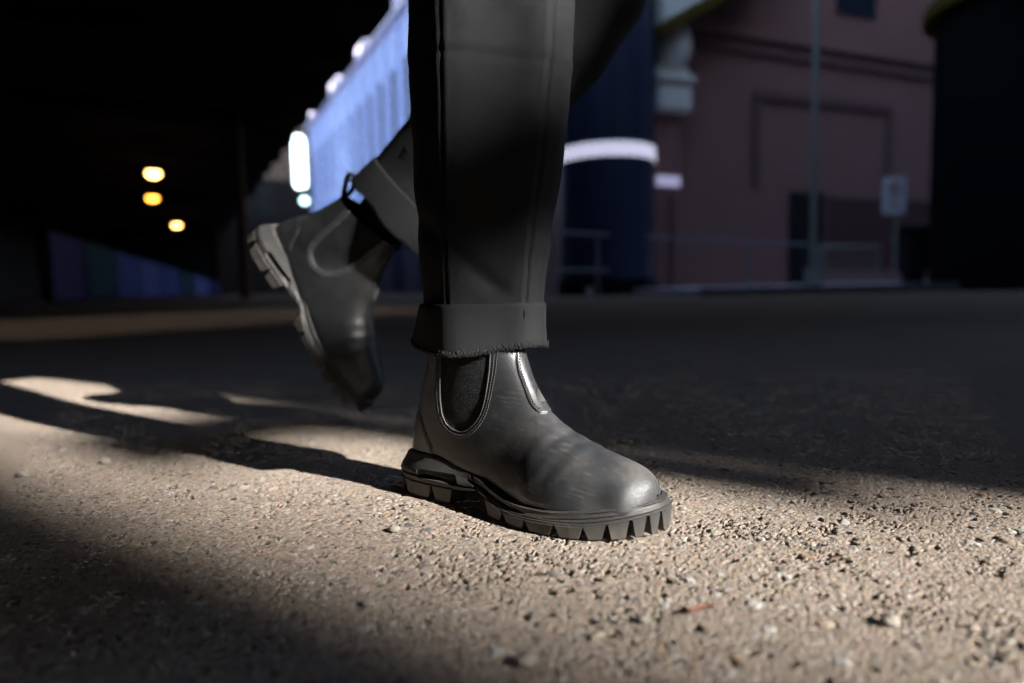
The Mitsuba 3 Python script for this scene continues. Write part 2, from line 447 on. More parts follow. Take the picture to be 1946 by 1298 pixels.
def make_boot(key, M, t, mirror=False, flex=0.0, ankle=0.0):
    """M maps (forward, to the wearer's right, up) to the world"""
    def w(mesh):
        V = mesh.vertices.copy()
        if mirror:
            V[:, 1] = -V[:, 1]
        V = bend(V, flex, ankle)
        V[:, 1] = -V[:, 1]                                     # y = right
        V = V @ np.asarray(M).T + t
        F = mesh.faces if mirror else mesh.faces
        m = trimesh.Trimesh(V, F[:, ::-1] if mirror else F, process=False)
        return m
    fu = np.unique(UPPER.faces[~GORE_IN])
    up = trimesh.Trimesh(UPPER.vertices, UPPER.faces[~GORE_IN], process=False)
    put(key, w(up), "m_leather", smooth=True, color=leather_color(UPPER.vertices, .08 if mirror else 1.0))
    g = UPPER.submesh([np.where(GORE_IN & (UPPER.triangles_center[:, 1] < 0))[0], np.where(GORE_IN & (UPPER.triangles_center[:, 1] > 0))[0]], append=False)
    for x in g:
        put(key + "__elastic_panel", w(x), "m_gore", smooth=True)
    put(key + "__sole", w(SOLE), "m_rubber", smooth=True, color=rubber_color(SOLE.vertices))
    for x in LUGS:
        put(key + "__lug", w(x), "m_rubber", color=rubber_color(x.vertices))
    st = []
    for sgn in (-1, 1):
        at = on_side(UPPER, sgn)
        rim = at(offset2(GORE_C, 0.0), .0002)
        put(key + "__elastic_edge", w(tube(rim, .0008, 7)), "m_edge", smooth=True)
        for dd in (-.0030, -.0052):
            st += stitches(at(offset2(GORE_C, dd), .0004), .0027, .0018, .00060)
        for dd in (.0012, .0034):
            st += stitches(hug(SEAM2 * [1, -sgn, 1] + [0, -sgn * -dd * 0, 0], sgn, dd), .0028, .0019, .00060)
        hl = np.stack([np.linspace(.0625, .0805, 24) + .0018, np.linspace(.079, .047, 24)], 1)
        st += stitches(at(hl, .0004), .0028, .0019, .00060)
        # small folded tab at the foot of the front seam
        if sgn < 0:
            a = hug(np.array([(.1833, -.002, .1083), (.186, -.004, .103), (.1900, -.006, .0965)]), -1, 0, n=8, lift=-.0005)
            b = hug(np.array([(.1833, .002, .1083), (.186, .004, .103), (.1900, .006, .0965)]), -1, 0, n=8, lift=-.0005)
            c = hug(np.array([(.1833, 0, .1083), (.186, 0, .103), (.1900, 0, .0965)]), -1, 0, n=8, lift=.0030)
            put(key + "__front_tab", w(trimesh.convex.convex_hull(np.vstack([a[1:-1], b[1:-1], c]))), "m_edge", smooth=40)
    kst = put(key + "__stitching", w(cat(st)), "m_stitch")
    tag(kst, kind="stuff")
    lp = loop_tab(np.array([.0665, 0, .150]), np.array([-1.0, 0, .1]), np.array([-.35, 0, .94]), np.array([0, 1.0, 0]), .034, .013)
    put(key + "__pull_loop", w(lp), "m_webbing", smooth=40)
    lp = loop_tab(np.array([.1665, 0, .160]), np.array([1.0, 0, .1]), np.array([.25, 0, .94]), np.array([0, 1.0, 0]), .026, .012)
    put(key + "__pull_loop", w(lp), "m_webbing", smooth=40)


HEAD = 0.6239
DIR = np.array([math.cos(HEAD), -math.sin(HEAD), 0])
RGT = np.array([-math.sin(HEAD), -math.cos(HEAD), 0])
BOOT0 = np.array([-.1284, .7071, .0005])
M_FRONT = np.stack([DIR, RGT, np.array([0, 0, 1.0])], 1)


def frame(h0, pitch, roll):
    d = np.array([math.cos(h0) * math.cos(pitch), -math.sin(h0) * math.cos(pitch), -math.sin(pitch)])
    r = np.array([-math.sin(h0), -math.cos(h0), 0])
    u = np.cross(r, d); u *= np.sign(u[2])
    return np.stack([d, r * math.cos(roll) + u * math.sin(roll), u * math.cos(roll) - r * math.sin(roll)], 1)


M_REAR = frame(.1500, 1.0208, -.1089) * 1.11
T_REAR = np.array([-.3744, .9267, .3098]) * 1.11 - EYE * .11 + np.array([.008, 0, -.006])
FLEX_REAR, ANKLE_REAR = -.077, -.1383
make_boot("person__boot", M_FRONT, BOOT0)
make_boot("person__boot_001", M_REAR, T_REAR, True, FLEX_REAR, ANKLE_REAR)

# ------------------------------------------------------------------ the walker: trousers, and the body above the picture
def closed_curve(P, n):
    P = np.vstack([P, P[:1]])
    tck, _ = splprep(np.asarray(P, float).T, s=0, per=1)
    f = np.array(splev(np.linspace(0, 1, 1601), tck)).T
    L = np.r_[0, np.cumsum(np.linalg.norm(np.diff(f, axis=0), axis=1))]
    u = np.linspace(0, L[-1], n, endpoint=False)
    return np.stack([np.interp(u, L, f[:, k]) for k in range(2)], 1)


# section of the front leg: (forward, to the right); pressed crease in front, side seam towards the camera
LEG_SEC = np.array([(.0820, -.004), (.0790, .0035), (.060, .0200), (.030, .045), (.014, .0575), (.007, .0600), (-.003, .0590), (-.030, .0520), (-.056, .032), (-.074, .004), (-.070, -.026), (-.045, -.050), (-.005, -.060), (.040, -.058), (.072, -.046), (.0835, -.024)])
NLEG = 320
LEG_C = closed_curve(LEG_SEC, NLEG)
#            height  scale  forward shift  right shift
LEG_KEYS = np.array([(.146, .775, .112, 0.0), (.190, .780, .113, 0), (.25, .855, .114, 0), (.31, .945, .118, -.001), (.37, .995, .121, -.002), (.43, 1.03, .123, -.004), (.50, 1.04, .124, -.008),
                     (.58, 1.08, .120, -.02), (.68, 1.14, .10, -.04), (.80, 1.2, .06, -.065), (.88, 1.22, .04, -.075)])


def leg_ring(z, off=0.0, sc=None):
    k = [np.interp(z, LEG_KEYS[:, 0], LEG_KEYS[:, j]) for j in (1, 2, 3)]
    k = [float(PchipInterpolator(LEG_KEYS[:, 0], LEG_KEYS[:, j])(z)) for j in (1, 2, 3)]
    c = LEG_C * (k[0] if sc is None else sc)
    r = np.linalg.norm(c, axis=1, keepdims=True)
    c = c * (1 + off / r)
    return c + [k[1], k[2]]


def to_world(fr, z):
    return BOOT0[None] + fr[:, :1] * DIR + fr[:, 1:2] * RGT + np.broadcast_to(np.atleast_1d(z)[:, None] * np.array([0, 0, 1.0]), (len(fr), 3))


def trouser_front():
    rows = []
    zs = np.r_[np.linspace(.150, .50, 150), np.linspace(.51, .90, 40)]
    for z in zs:
        P = to_world(leg_ring(z), np.full(NLEG, z))
        rows.append(P)
    P = np.array(rows)
    m = grid_mesh(P)
    n = m.vertex_normals
    v = m.vertices.copy()
    d = .0032 * vnoise(v * [1, 1, .45], 11, 21, 2) * 2 + .0012 * vnoise(v, 36, 22, 2) * 2
    ph = (v[:, 2] - .405 + .12 * (v[:, 0] + .02))
    d += -.0006 * np.exp(-(ph / .004) ** 2) + .0006 * np.exp(-((ph - .009) / .006) ** 2)      # a soft line across the shin
    ph = (v[:, 2] - .455 - .35 * (v[:, 0] + .02))
    d += .0016 * np.exp(-(ph / .02) ** 2) * vnoise(v, 9, 23, 1) * 2
    ph = (v[:, 2] - .218 + .9 * (v[:, 0] + .03))
    d += -.003 * np.exp(-(ph / .012) ** 2) * sstep(.19, .21, v[:, 2])
    for z0, sl, wd, am, sd in ((.235, -.5, .012, .0016, 24), (.268, .45, .016, .0018, 25), (.335, -.3, .02, .0020, 26), (.44, .4, .016, .0016, 27), (.202, .25, .008, .0012, 28)):
        ph = v[:, 2] - z0 + sl * (v[:, 0] + .03)
        d += am * np.exp(-(ph / wd) ** 2) * vnoise(v, 13, sd, 2) * 2.4
    # seam along the side: a stitched ridge
    k = np.arange(len(v)) % NLEG
    ks = np.argmin(np.linalg.norm(LEG_C - [.007, .0600], axis=1))
    kd = np.abs((k - ks + NLEG / 2) % NLEG - NLEG / 2)
    d += -.0009 * np.exp(-(kd / 1.4) ** 2) + .0006 * np.exp(-((kd - 4) / 2.0) ** 2)
    kc = np.argmin(np.linalg.norm(LEG_C - [.0805, .0015], axis=1))
    kd = np.abs((k - kc + NLEG / 2) % NLEG - NLEG / 2)
    d += -.0015 * np.exp(-(kd / 1.5) ** 2) + .0005 * np.exp(-((kd - 4) / 2.0) ** 2)
    sgn = 1 if (n * (v - v.mean(0)))[:, :2].sum() > 0 else -1
    return trimesh.Trimesh(v + n * sgn * d[:, None], m.faces, process=False)


def cuff_front():
    keys = [(.190, .0012), (.1893, .0030), (.186, .0040), (.17, .0042), (.158, .0048), (.150, .0052), (.1475, .0047), (.1475, .0030), (.155, .0015), (.185, .0005)]
    rows = []
    c0 = LEG_C / np.linalg.norm(LEG_C, axis=1, keepdims=True)
    back = np.clip(-c0[:, 0], 0, 1) ** 2 * np.clip(1 + c0[:, 1], 0, 1)
    for z, off in keys:
        f = leg_ring(max(z, .150), off)
        t = sstep(.19, .15, z) if False else (1 - sstep(.150, .186, z))
        f = f - np.array([[1, 0]]) * (back * .011 * t)[:, None]
        wob = .0015 * np.sin(np.arange(NLEG) / NLEG * 2 * np.pi * 3 + 1) * t
        zz = z + wob - .004 * np.clip(c0[:, 1], 0, 1) * t + .004 * back * t
        W_ = to_world(f, zz)
        nz = vnoise(W_, 24, 29, 2)[:, None] * 2 * .0022 * (1 if off > .002 else .2) + vnoise(W_, 60, 30, 2)[:, None] * .0012
        rows.append(W_ + (c0[:, :1] * DIR + c0[:, 1:2] * RGT) * nz)
    return np.array(rows)


def overlock(edge, up, out, n, amp, r):
    """overlocked raw hem: slanting threads along a closed edge"""
    L = np.r_[0, np.cumsum(np.linalg.norm(np.diff(np.vstack([edge, edge[:1]]), axis=0), axis=1))]
    E_ = np.vstack([edge, edge[:1]])
    O_ = np.vstack([out, out[:1]])
    ms = []
    for s in np.linspace(0, L[-1], n, endpoint=False):
        e = s + L[-1] / n * (.9 + .5 * rng.random())
        a = np.array([np.interp(s, L, E_[:, k]) for k in range(3)])
        b = np.array([np.interp(min(e, L[-1]), L, E_[:, k]) for k in range(3)])
        o = np.array([np.interp(s, L, O_[:, k]) for k in range(3)])
        h = amp * (.35 + .9 * rng.random())
        ms.append(tube([a + o * .0005 - up * .0022 * rng.random() ** 2, a * .6 + b * .4 + o * .0012 + up * h * .5, b + o * .0007 + up * h], [r, r, r * .6], 4, cap=False))
    return cat(ms)


LEG0 = trouser_front()
CUFF0 = cuff_front()
# rear leg: a sleeve from the knee to the lifted boot
SHAFT = lambda p: (bend(np.array([[p[0], -p[1], p[2]]]), FLEX_REAR, ANKLE_REAR) * [1, -1, 1]) @ M_REAR.T + T_REAR
SH_TOP = SHAFT((.115, 0, .150))[0]
SH_LOW = SHAFT((.115, 0, .105))[0]
KNEE = np.array([.090, .915, .568])
HIP = np.array([.100, .885, .87])


def sleeve(cs, rads, n=200, nv=140, seed=31, amp=.004):
    """cs: points of the centre line; rads: (half width along the walking plane, half width across) at each"""
    cs = np.asarray(cs, float)
    tt = np.r_[0, np.cumsum(np.linalg.norm(np.diff(cs, axis=0), axis=1))]
    q = np.linspace(0, tt[-1], nv)
    C = PchipInterpolator(tt, cs)(q)
    Rr = PchipInterpolator(tt, np.asarray(rads, float))(q)
    t = np.gradient(C, axis=0); t /= np.linalg.norm(t, axis=1, keepdims=True)
    side = np.array([.50, .85, 0]) / np.linalg.norm([.50, .85])
    a = np.cross(side, t); a /= np.linalg.norm(a, axis=1, keepdims=True)
    b = np.cross(t, a)
    ang = np.arange(n) / n * 2 * np.pi
    P = C[:, None] + Rr[:, :1, None] * np.cos(ang)[None, :, None] * a[:, None] + Rr[:, 1:2, None] * np.sin(ang)[None, :, None] * b[:, None]
    m = grid_mesh(P)
    v = m.vertices.copy(); nn = m.vertex_normals
    d = amp * 2 * vnoise(v, 14, seed, 2) + .0025 * np.sin(60 * (v @ np.array([.5, .1, 1.0])) + 4 * vnoise(v, 10, seed + 1, 2)) * (np.exp(-(np.linalg.norm(v - KNEE, axis=1) / .12) ** 2))
    return trimesh.Trimesh(v + nn * d[:, None], m.faces, process=False), C, a, b


ax = KNEE - SH_TOP
ax /= np.linalg.norm(ax)
OPEN = SH_TOP + ax * .046 + np.array([.004, 0, -.018])
# the wide leg hangs below the shaft
LEG1, C1, A1, B1 = sleeve([OPEN, OPEN + ax * .09 + [0, 0, .006], OPEN * .45 + KNEE * .55 + [0, 0, -.004], KNEE - ax * .03, KNEE + [.028, -.012, .075], HIP * .5 + KNEE * .5 + [.02, 0, .03], HIP + [-.02, 0, .03]],
                          [(.078, .047), (.078, .050), (.080, .064), (.084, .074), (.085, .078), (.092, .085), (.10, .09)])


def cuff_ring(center, a, b, ra, rb, n=200):
    ang = np.arange(n) / n * 2 * np.pi
    return center + ra * np.cos(ang)[:, None] * a + rb * np.sin(ang)[:, None] * b


def cuff_rear():
    rows = []
    for s, off in ((.046, .001), (.0455, .0035), (.042, .0052), (.02, .0062), (.004, .007), (-.001, .0066), (-.001, .002), (.012, .0005), (.05, -.0015)):
        k = 0
        ang = np.arange(200) / 200 * 2 * np.pi
        wob = .0030 * np.sin(3 * ang + .6) + .0018 * np.sin(7 * ang)
        ring = cuff_ring(OPEN + ax * s, A1[k], B1[k], .078 + off, .047 + off)
        rows.append(ring + ax * (wob * (1 - sstep(0, .05, s)))[:, None])
    return np.array(rows)


CUFF1 = cuff_rear()


def hips():
    import manifold3d as m3
    def sph(c, r):
        return m3.Manifold.sphere(r, 24).translate(list(map(float, c)))
    hipR = to_world(np.array([[.05, -.07]]), .86)[0]
    mid = (hipR + HIP) / 2
    h = m3.Manifold.batch_hull([sph(hipR, .085), sph(HIP, .085), sph(mid + [0, 0, .10], .105)])
    h = h + m3.Manifold.batch_hull([sph(mid + [0, 0, .10], .11), sph(mid + [-.02, .0, .2], .105), sph(hipR + [0, 0, .12], .07), sph(HIP + [0, 0, .12], .07)])
    h = h.refine_to_length(.02).to_mesh()
    m = trimesh.Trimesh(h.vert_properties[:, :3], h.tri_verts)
    trimesh.smoothing.filter_taubin(m, iterations=20)
    return m, mid


HIPS, MID = hips()
put("person", cat([LEG0, LEG1, HIPS]), "m_wool", smooth=45)
k = put("person__cuff", grid_mesh(CUFF0), "m_wool", smooth=50)
k = put("person__cuff", grid_mesh(CUFF1), "m_wool", smooth=50)
c0 = LEG_C / np.linalg.norm(LEG_C, axis=1, keepdims=True)
kh = put("person__frayed_hem", overlock(CUFF0[5] - [0, 0, .002], np.array([0, 0, 1.0]), c0[:, :1] * DIR + c0[:, 1:2] * RGT, 330, .0050, .00030), "m_thread")
tag(kh, kind="stuff")
o1 = CUFF1[4] - CUFF1[4].mean(0); o1 /= np.linalg.norm(o1, axis=1, keepdims=True)
kh = put("person__frayed_hem", overlock(CUFF1[5] - ax * .002, ax, o1, 260, .0050, .00032), "m_thread")
tag(kh, kind="stuff")
sock = tube([SHAFT((.115, 0, .09))[0], SHAFT((.115, 0, .15))[0], SHAFT((.115, 0, .155))[0] + ax * .05, SHAFT((.115, 0, .155))[0] + ax * .12], [.024, .026, .034, .045], 24)
put("person__sock", sock, "m_webbing", smooth=40)


def upper_body():
    import manifold3d as m3
    def sph(c, r):
        return m3.Manifold.sphere(float(r), 24).translate(list(map(float, c)))
    def chain(ps):
        return [m3.Manifold.batch_hull([sph(*ps[i]), sph(*ps[i + 1])]) for i in range(len(ps) - 1)]
    f, r = DIR, RGT
    o = MID
    sh = o + [0, 0, .56]
    coat = [m3.Manifold.batch_hull([sph(o + r * .09 + [0, 0, .08], .115), sph(o - r * .09 + [0, 0, .08], .115), sph(o + r * .10 + [0, 0, .30], .11), sph(o - r * .10 + [0, 0, .30], .11)]),
            m3.Manifold.batch_hull([sph(o + r * .10 + [0, 0, .30], .11), sph(o - r * .10 + [0, 0, .30], .11), sph(sh + r * .15, .065), sph(sh - r * .15, .065), sph(sh + [0, 0, .04], .07)])]
    for s in (1, -1):   # hands in the coat pockets
        coat += chain([(sh + r * .17 * s, .062), (o + r * .25 * s - f * .06 + [0, 0, .29], .052), (o + r * .17 * s + f * .10 + [0, 0, .13], .050)])
    c = coat[0]
    for x in coat[1:]:
        c = c + x
    c = c.refine_to_length(.02).to_mesh()
    coat = trimesh.Trimesh(c.vert_properties[:, :3], c.tri_verts)
    trimesh.smoothing.filter_taubin(coat, iterations=25)
    hd = sh + [0, 0, .22] + f * .03
    parts = chain([(sh + [0, 0, .02], .055), (sh + [0, 0, .12] + f * .02, .05)])
    parts += [m3.Manifold.batch_hull([sph(hd - f * .02 + [0, 0, .03], .085), sph(hd + f * .03 + [0, 0, .04], .07), sph(hd + f * .055 + [0, 0, -.07], .03), sph(hd + f * .02 + [0, 0, -.05], .05)]),
              m3.Manifold.batch_hull([sph(hd + f * .095 + [0, 0, .02], .008), sph(hd + f * .118 + [0, 0, -.022], .011), sph(hd + f * .085 + [0, 0, -.022], .014)]),
              m3.Manifold.batch_hull([sph(hd + f * .085 + r * .02 + [0, 0, -.058], .008), sph(hd + f * .085 - r * .02 + [0, 0, -.058], .008), sph(hd + f * .093 + [0, 0, -.058], .008)])]
    for s in (1, -1):
        parts.append(m3.Manifold.batch_hull([sph(hd - f * .005 + r * .084 * s + [0, 0, .02], .011), sph(hd - f * .012 + r * .086 * s + [0, 0, -.025], .009), sph(hd + f * .012 + r * .078 * s + [0, 0, 0], .008)]))
    h = parts[0]
    for x in parts[1:]:
        h = h + x
    h = h.refine_to_length(.007).to_mesh()
    head = trimesh.Trimesh(h.vert_properties[:, :3], h.tri_verts)
    trimesh.smoothing.filter_taubin(head, iterations=12)
    hair = trimesh.creation.icosphere(3, 1.0)
    hv = hair.vertices * [.1, .1, .1]
    hv = hv[:, :1] * f * 1.05 + hv[:, 1:2] * r * .95 + hv[:, 2:] * np.array([0, 0, 1.0])
    hv = hv + hd - f * .022 + [0, 0, .045]
    keep = ((hv[hair.faces].mean(1) - hd) @ f < .045) | ((hv[hair.faces].mean(1) - hd)[:, 2] > .075)
    hairm = trimesh.Trimesh(hv + .006 * vnoise(hv, 40, 41, 2)[:, None] * 2, hair.faces[keep], process=False)
    return coat, head, hairm


COAT, HEADM, HAIR = upper_body()
mat("m_skin", (.42, .27, .20), .55, .3)
mat("m_hair", (.03, .02, .015), .6, .4)
put("person__coat", COAT, "m_wool", smooth=True)
put("person__head", HEADM, "m_skin", smooth=True)
put("person__hair", HAIR, "m_hair", smooth=True)
tag("person", "person walking to the right in black cuffed trousers and black ankle boots, rear foot lifted", "person")
tag("person__boot", "black chelsea boot planted flat on the road, toe dusty")
tag("person__boot_001", "black chelsea boot lifted heel up behind the other")

# ------------------------------------------------------------------ the street: railway viaduct overhead, buildings, lamps
ST = np.array([-.452, .892])                       # direction of the street (and of the viaduct's edge)
SN = np.array([.892, .452])                        # towards the open side
EDGE0 = np.array([4.69, 0.0])                      # a point of the viaduct's edge
RZ = math.atan2(ST[1], ST[0])                      # boxes: x along the street, y across (negative = open side)
H_DECK = 6.0


def st(t, n):
    """t metres along the viaduct's edge, n metres beyond it (negative: under the deck)"""
    return EDGE0 + ST * t + SN * n


def sbox(t0, t1, n0, n1, z0, z1, bevel=0.0):
    c = st((t0 + t1) / 2, (n0 + n1) / 2)
    return box([c[0], c[1], (z0 + z1) / 2], [abs(t1 - t0), abs(n1 - n0), abs(z1 - z0)], RZ, bevel)


mat("m_soot", (.026, .026, .029), .95, .1)
mat("m_soot_brown", (.022, .018, .017), .9, .2)
mat("m_lilac", {"type": "rgb", "value": [.58, .63, .95]}, .85, .2)
mat("m_lilac_pale", (.86, .74, .84), .85, .2)
mat("m_cladding", (.075, .065, .095), .8, .1)
mat("m_cladding_dark", (.022, .022, .05), .8, .1)
mat("m_pane_dark", (.015, .02, .04), .6, .15)
mat("m_brick_purple", mikit.proc(lambda p, n, uv: mikit.mix((.265, .138, .125), (.30, .16, .145), mikit.fbm(p.x * 1.2, p.z * 1.2, p.y * 1.2, 3))), .9, .2)
mat("m_panel_line", (.17, .095, .09), .9, .2)
mat("m_brick_dark", (.10, .05, .047), .9, .2)
mat("m_blue_tile", (.026, .033, .075), .45, .4)
mat("m_white_band", (.78, .77, .80), .5, .4)
mat("m_cream", (.85, .83, .76), .8, .2)
mat("m_ochre", (.09, .06, .014), .9, .05)
mat("m_grey_steel", (.27, .265, .22), .5, .4)
mat("m_rail", (.20, .20, .22), .5, .4)
mat("m_navy", (.0075, .0068, .0075), .8, .06)
mat("m_black", (.010, .010, .011), .6, .3)
mat("m_white_sign", (.88, .84, .86), .5, .3)
mat("m_red", (.45, .05, .04), .5, .3)
mat("m_rust", (.07, .035, .018), .85, .2)
mat("m_concrete", (.50, .42, .46), .9, .2)
mat("m_kerb", (.10, .095, .09), .9, .2)
mat("m_mural_purple", (.05, .05, .13), .8, .2)
mat("m_mural_teal", (.03, .085, .10), .8, .2)
mat("m_mural_blue", (.09, .12, .30), .8, .2)
mat("m_mural_pale", (.14, .18, .36), .8, .2)

# viaduct
T0, T1 = -34.0, 75.0
vi = "viaduct"
put(vi, sbox(T0, T1, -15.0, 0.0, H_DECK, H_DECK + .8), "m_soot")
put(vi + "__parapet", sbox(T0, T1, -.35, 0.04, H_DECK + .803, H_DECK + .95), "m_soot")
for i, t in enumerate(np.arange(6.0, 62.0, 3.1)):
    put(vi + "__bracket", sbox(t, t + 1.2 + .5 * (i % 2), -1.1, -.02, H_DECK - .24 - .05 * (i % 3), H_DECK - .003), "m_soot")
for t in np.arange(T0 + 3, T1, 7.0):
    put(vi + "__girder", sbox(t, t + .5, -14.6, -1.3, H_DECK - .55, H_DECK - .003), "m_soot")
put(vi + "__abutment_wall", sbox(T0, T1, -15.6, -15.0, 0, H_DECK + .8), "m_soot")
put(vi + "__end_wall", sbox(T0 - .6, T0, -15.6, 0, 0, H_DECK + .8), "m_soot")
put(vi + "__end_wall", sbox(T1, T1 + .6, -15.6, 0, 0, H_DECK + .8), "m_soot")
put(vi + "__steel_column", tube([[*st(24.9, -2.2), 0], [*st(24.9, -2.2), H_DECK - .003]], .16, 12), "m_rust", smooth=40)
tag(vi, "soot black railway viaduct whose underside fills the upper left of the view", "viaduct")
tag(vi + "__steel_column", "rusty brown steel column under the viaduct")

# lamps hanging under the deck
LAMPS = [((290, 335), 4.7, (1.0, .50, .14), 2.0), ((285, 378), 4.7, (1.0, .36, .04), 1.3), ((332, 428), 4.7, (1.0, .48, .15), 1.9)]
LAMP_POS = [(-13.25, 25.0), (-16.7, 31.3), (-21.8, 43.6)]
lamp_lab = ["round white glowing street lamp, topmost of the three under the viaduct", "orange glowing street lamp, middle of the three under the viaduct", "round pale glowing street lamp, lowest and furthest right of the three under the viaduct"]
for i, ((px, z, col, power), (x, y)) in enumerate(zip(LAMPS, LAMP_POS)):
    k = "street_lamp" if i == 0 else f"street_lamp_{i:03d}"
    hood = trimesh.creation.revolve(np.array([(0.0, .30), (.05, .30), (.07, .22), (.24, .12), (.25, .06), (.22, .06), (.20, .10), (0, .12)]), sections=24)
    hood.apply_translation([x, y, z])
    scene[k] = mikit.ply(hood, "m_soot", smooth=40)
    g = trimesh.creation.uv_sphere(.16, count=[14, 20]); g.apply_scale([1.5, 1.5, .95]); g.apply_translation([x, y, z])
    scene[k + "__globe"] = mikit.ply(g, "m_white_sign", smooth=True, emitter={"type": "area", "radiance": rgb(*(np.array(col) * power))})
    scene[k + "__stem"] = mikit.ply(tube([[x, y, z + .29], [x, y, H_DECK - .003]], .025, 8), "m_soot")
    tag(k, lamp_lab[i], "street lamp", "lamps in a row under the viaduct")

# painted wall under the deck, top falling away from the camera
A, B_ = np.array([-15.0, 21.5]), np.array([-17.6, 40.0])
hw = lambda s: 2.45 - 1.55 * s
mural = "painted_wall"
wdir = (B_ - A) / np.linalg.norm(B_ - A); wn = np.array([wdir[1], -wdir[0]])
LW = np.linalg.norm(B_ - A)


def wall_piece(s0, s1, z0, top0, top1, th, out):
    a, b = A + wdir * LW * s0, A + wdir * LW * s1
    pts = []
    for p, tz in ((a, top0), (b, top1)):
        for o in (out, out + th):
            for z in (z0, tz):
                pts.append([*(p + wn * o), z])
    return trimesh.convex.convex_hull(np.array(pts))


put(mural, wall_piece(0, 1, 0, hw(0), hw(1), .25, -.25), "m_navy")
cols = ["m_mural_purple", "m_mural_teal", "m_mural_blue", "m_mural_pale", "m_mural_blue", "m_mural_teal", "m_mural_pale", "m_mural_purple"]
edges = np.linspace(0.005, .995, 9) ** 1.0
for i in range(8):
    a, b = edges[i] + .004, edges[i + 1] - .004
    put(mural + "__panel", wall_piece(a, b, .12, hw(a) - .12, hw(b) - .12, .04, .003), cols[i])
tag(mural, "low wall with sloping top painted in blue, teal and purple panels under the viaduct", "wall")

# dark building that closes the street beyond the lilac one
put("dark_warehouse", box([-13.5, 62, 8], [26, 8, 16], RZ - math.pi / 2), "m_soot_brown")
for i in range(5):
    c = np.array([-13.5, 62]) + np.array([.892, .452]) * (-9 + i * 4.2) - np.array([-.452, .892]) * 4.03
    put("dark_warehouse__window", box([c[0], c[1], 7.5], [1.4, .05, 2.4], RZ - math.pi / 2), "m_black")
tag("dark_warehouse", "dark brown building closing off the far end of the street", "building")

# lilac building along the street, open to the sky
F0 = np.array([-4.62, 30.0])
lb = "lilac_building"
FH = 12.9
tl0, tl1 = -4.0, 22.5


def fbox(t0, t1, n0, n1, z0, z1):
    """t along the facade, n out from it towards the viaduct"""
    c = F0 + ST * (t0 + t1) / 2 - SN * (n0 + n1) / 2
    return box([c[0], c[1], (z0 + z1) / 2], [abs(t1 - t0), abs(n1 - n0), abs(z1 - z0)], RZ)


put(lb, fbox(tl0, tl1, -9, 0, 0, FH), "m_lilac")
put(lb + "__cornice", fbox(tl0, tl1, 0.003, .35, FH - .75, FH - .45), "m_lilac_pale")
put(lb + "__ledge", fbox(tl0, tl1, 0.003, .16, 4.4, 4.6), "m_lilac_pale")
for t in np.arange(tl0 + .2, tl1 - 1, 2.3):
    put(lb + "__parapet_block", fbox(t, t + 1.25, -.5, .05, FH + .003, FH + .75), "m_lilac_pale")
for t in np.arange(tl0 + .6, tl1 - 1, 2.05):
    w_ = put(lb + "__window", fbox(t, t + .85, .004, .05, 6.6, 10.2), "m_pane_dark")
    put(w_ + "__sill", fbox(t - .1, t + .95, .052, .16, 6.42, 6.58), "m_lilac_pale")
for t in np.arange(tl0 + .1, tl1 - 1, 2.05):
    put(lb + "__pilaster", fbox(t, t + .34, .006, .14, .0, FH - .76), "m_lilac")
for t in np.arange(tl0 + .6, tl1 - 1, 2.05):
    put(lb + "__shop_opening", fbox(t - .05, t + 1.25, .004, .045, .3, 3.1), "m_pane_dark")
for i, t in enumerate(np.arange(tl0 + .02, tl1 - .3, 2.05)):
    put(lb + "__ground_floor_cladding", fbox(t, t + 2.03, .05, .15, .02, 4.2 - .05 * (i % 2)), "m_cladding" if i % 2 else "m_cladding_dark")
tag(lb, "long lilac building with tall narrow windows and blocks along its roof edge", "building")

# light box sign past the corner of the lilac building
sg = "light_box_sign"
LB = np.array([-11.85, 38.2])
ang = np.linspace(0, np.pi, 15)
prof = np.concatenate([np.stack([np.cos(ang) * .31, np.sin(ang) * .31 + 2.6], 1), [(-.31, .12), (-.22, .0), (.22, 0), (.31, .12)]])
pl = Polygon(prof)
face = trimesh.creation.extrude_polygon(pl, .24, engine="earcut")
R_ = trimesh.transformations.rotation_matrix(math.pi / 2, [1, 0, 0])
face.apply_transform(R_); face.apply_translation([LB[0], LB[1], 6.10])
scene[sg] = mikit.ply(face, "m_white_sign", emitter={"type": "area", "radiance": rgb(.75, .95, 1.05)})
dsk = trimesh.creation.cylinder(.19, .12, sections=32); dsk.apply_transform(R_); dsk.apply_translation([LB[0] + .18, LB[1] - .1, 5.36])
scene[sg + "__roundel"] = mikit.ply(dsk, "m_white_sign", smooth=40, emitter={"type": "area", "radiance": rgb(.5, .75, .85)})
put(sg + "__post", tube([[LB[0], LB[1] + .1, 0], [LB[0], LB[1] + .1, 6.08]], .09, 10), "m_black", smooth=40)
tag(sg, "glowing white upright light box sign with rounded top at the end of the lilac building", "sign")

# blue round column with a white ring, corner of the brick building
CC = np.array([2.02, 13.9])
bc = "blue_column"


def drum(c, r, z0, z1, n=48):
    m = trimesh.creation.cylinder(r, z1 - z0, sections=n); m.apply_translation([c[0], c[1], (z0 + z1) / 2]); return m


put(bc, drum(CC, .99, 0, 8.0), "m_blue_tile", smooth=40)
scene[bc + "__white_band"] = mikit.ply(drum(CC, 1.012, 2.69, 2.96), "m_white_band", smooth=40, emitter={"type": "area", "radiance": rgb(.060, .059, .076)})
put(bc + "__base_ring", drum(CC, 1.03, 0, .32), "m_navy", smooth=40)
for a in np.linspace(0, 2 * np.pi, 12, endpoint=False):
    put(bc + "__vertical_rib", tube([[CC[0] + math.cos(a) * .995, CC[1] + math.sin(a) * .995, 3.03], [CC[0] + math.cos(a) * .995, CC[1] + math.sin(a) * .995, 7.9]], .03, 6), "m_blue_tile")
tag(bc, "thick dark blue round column ringed by a white band", "column")

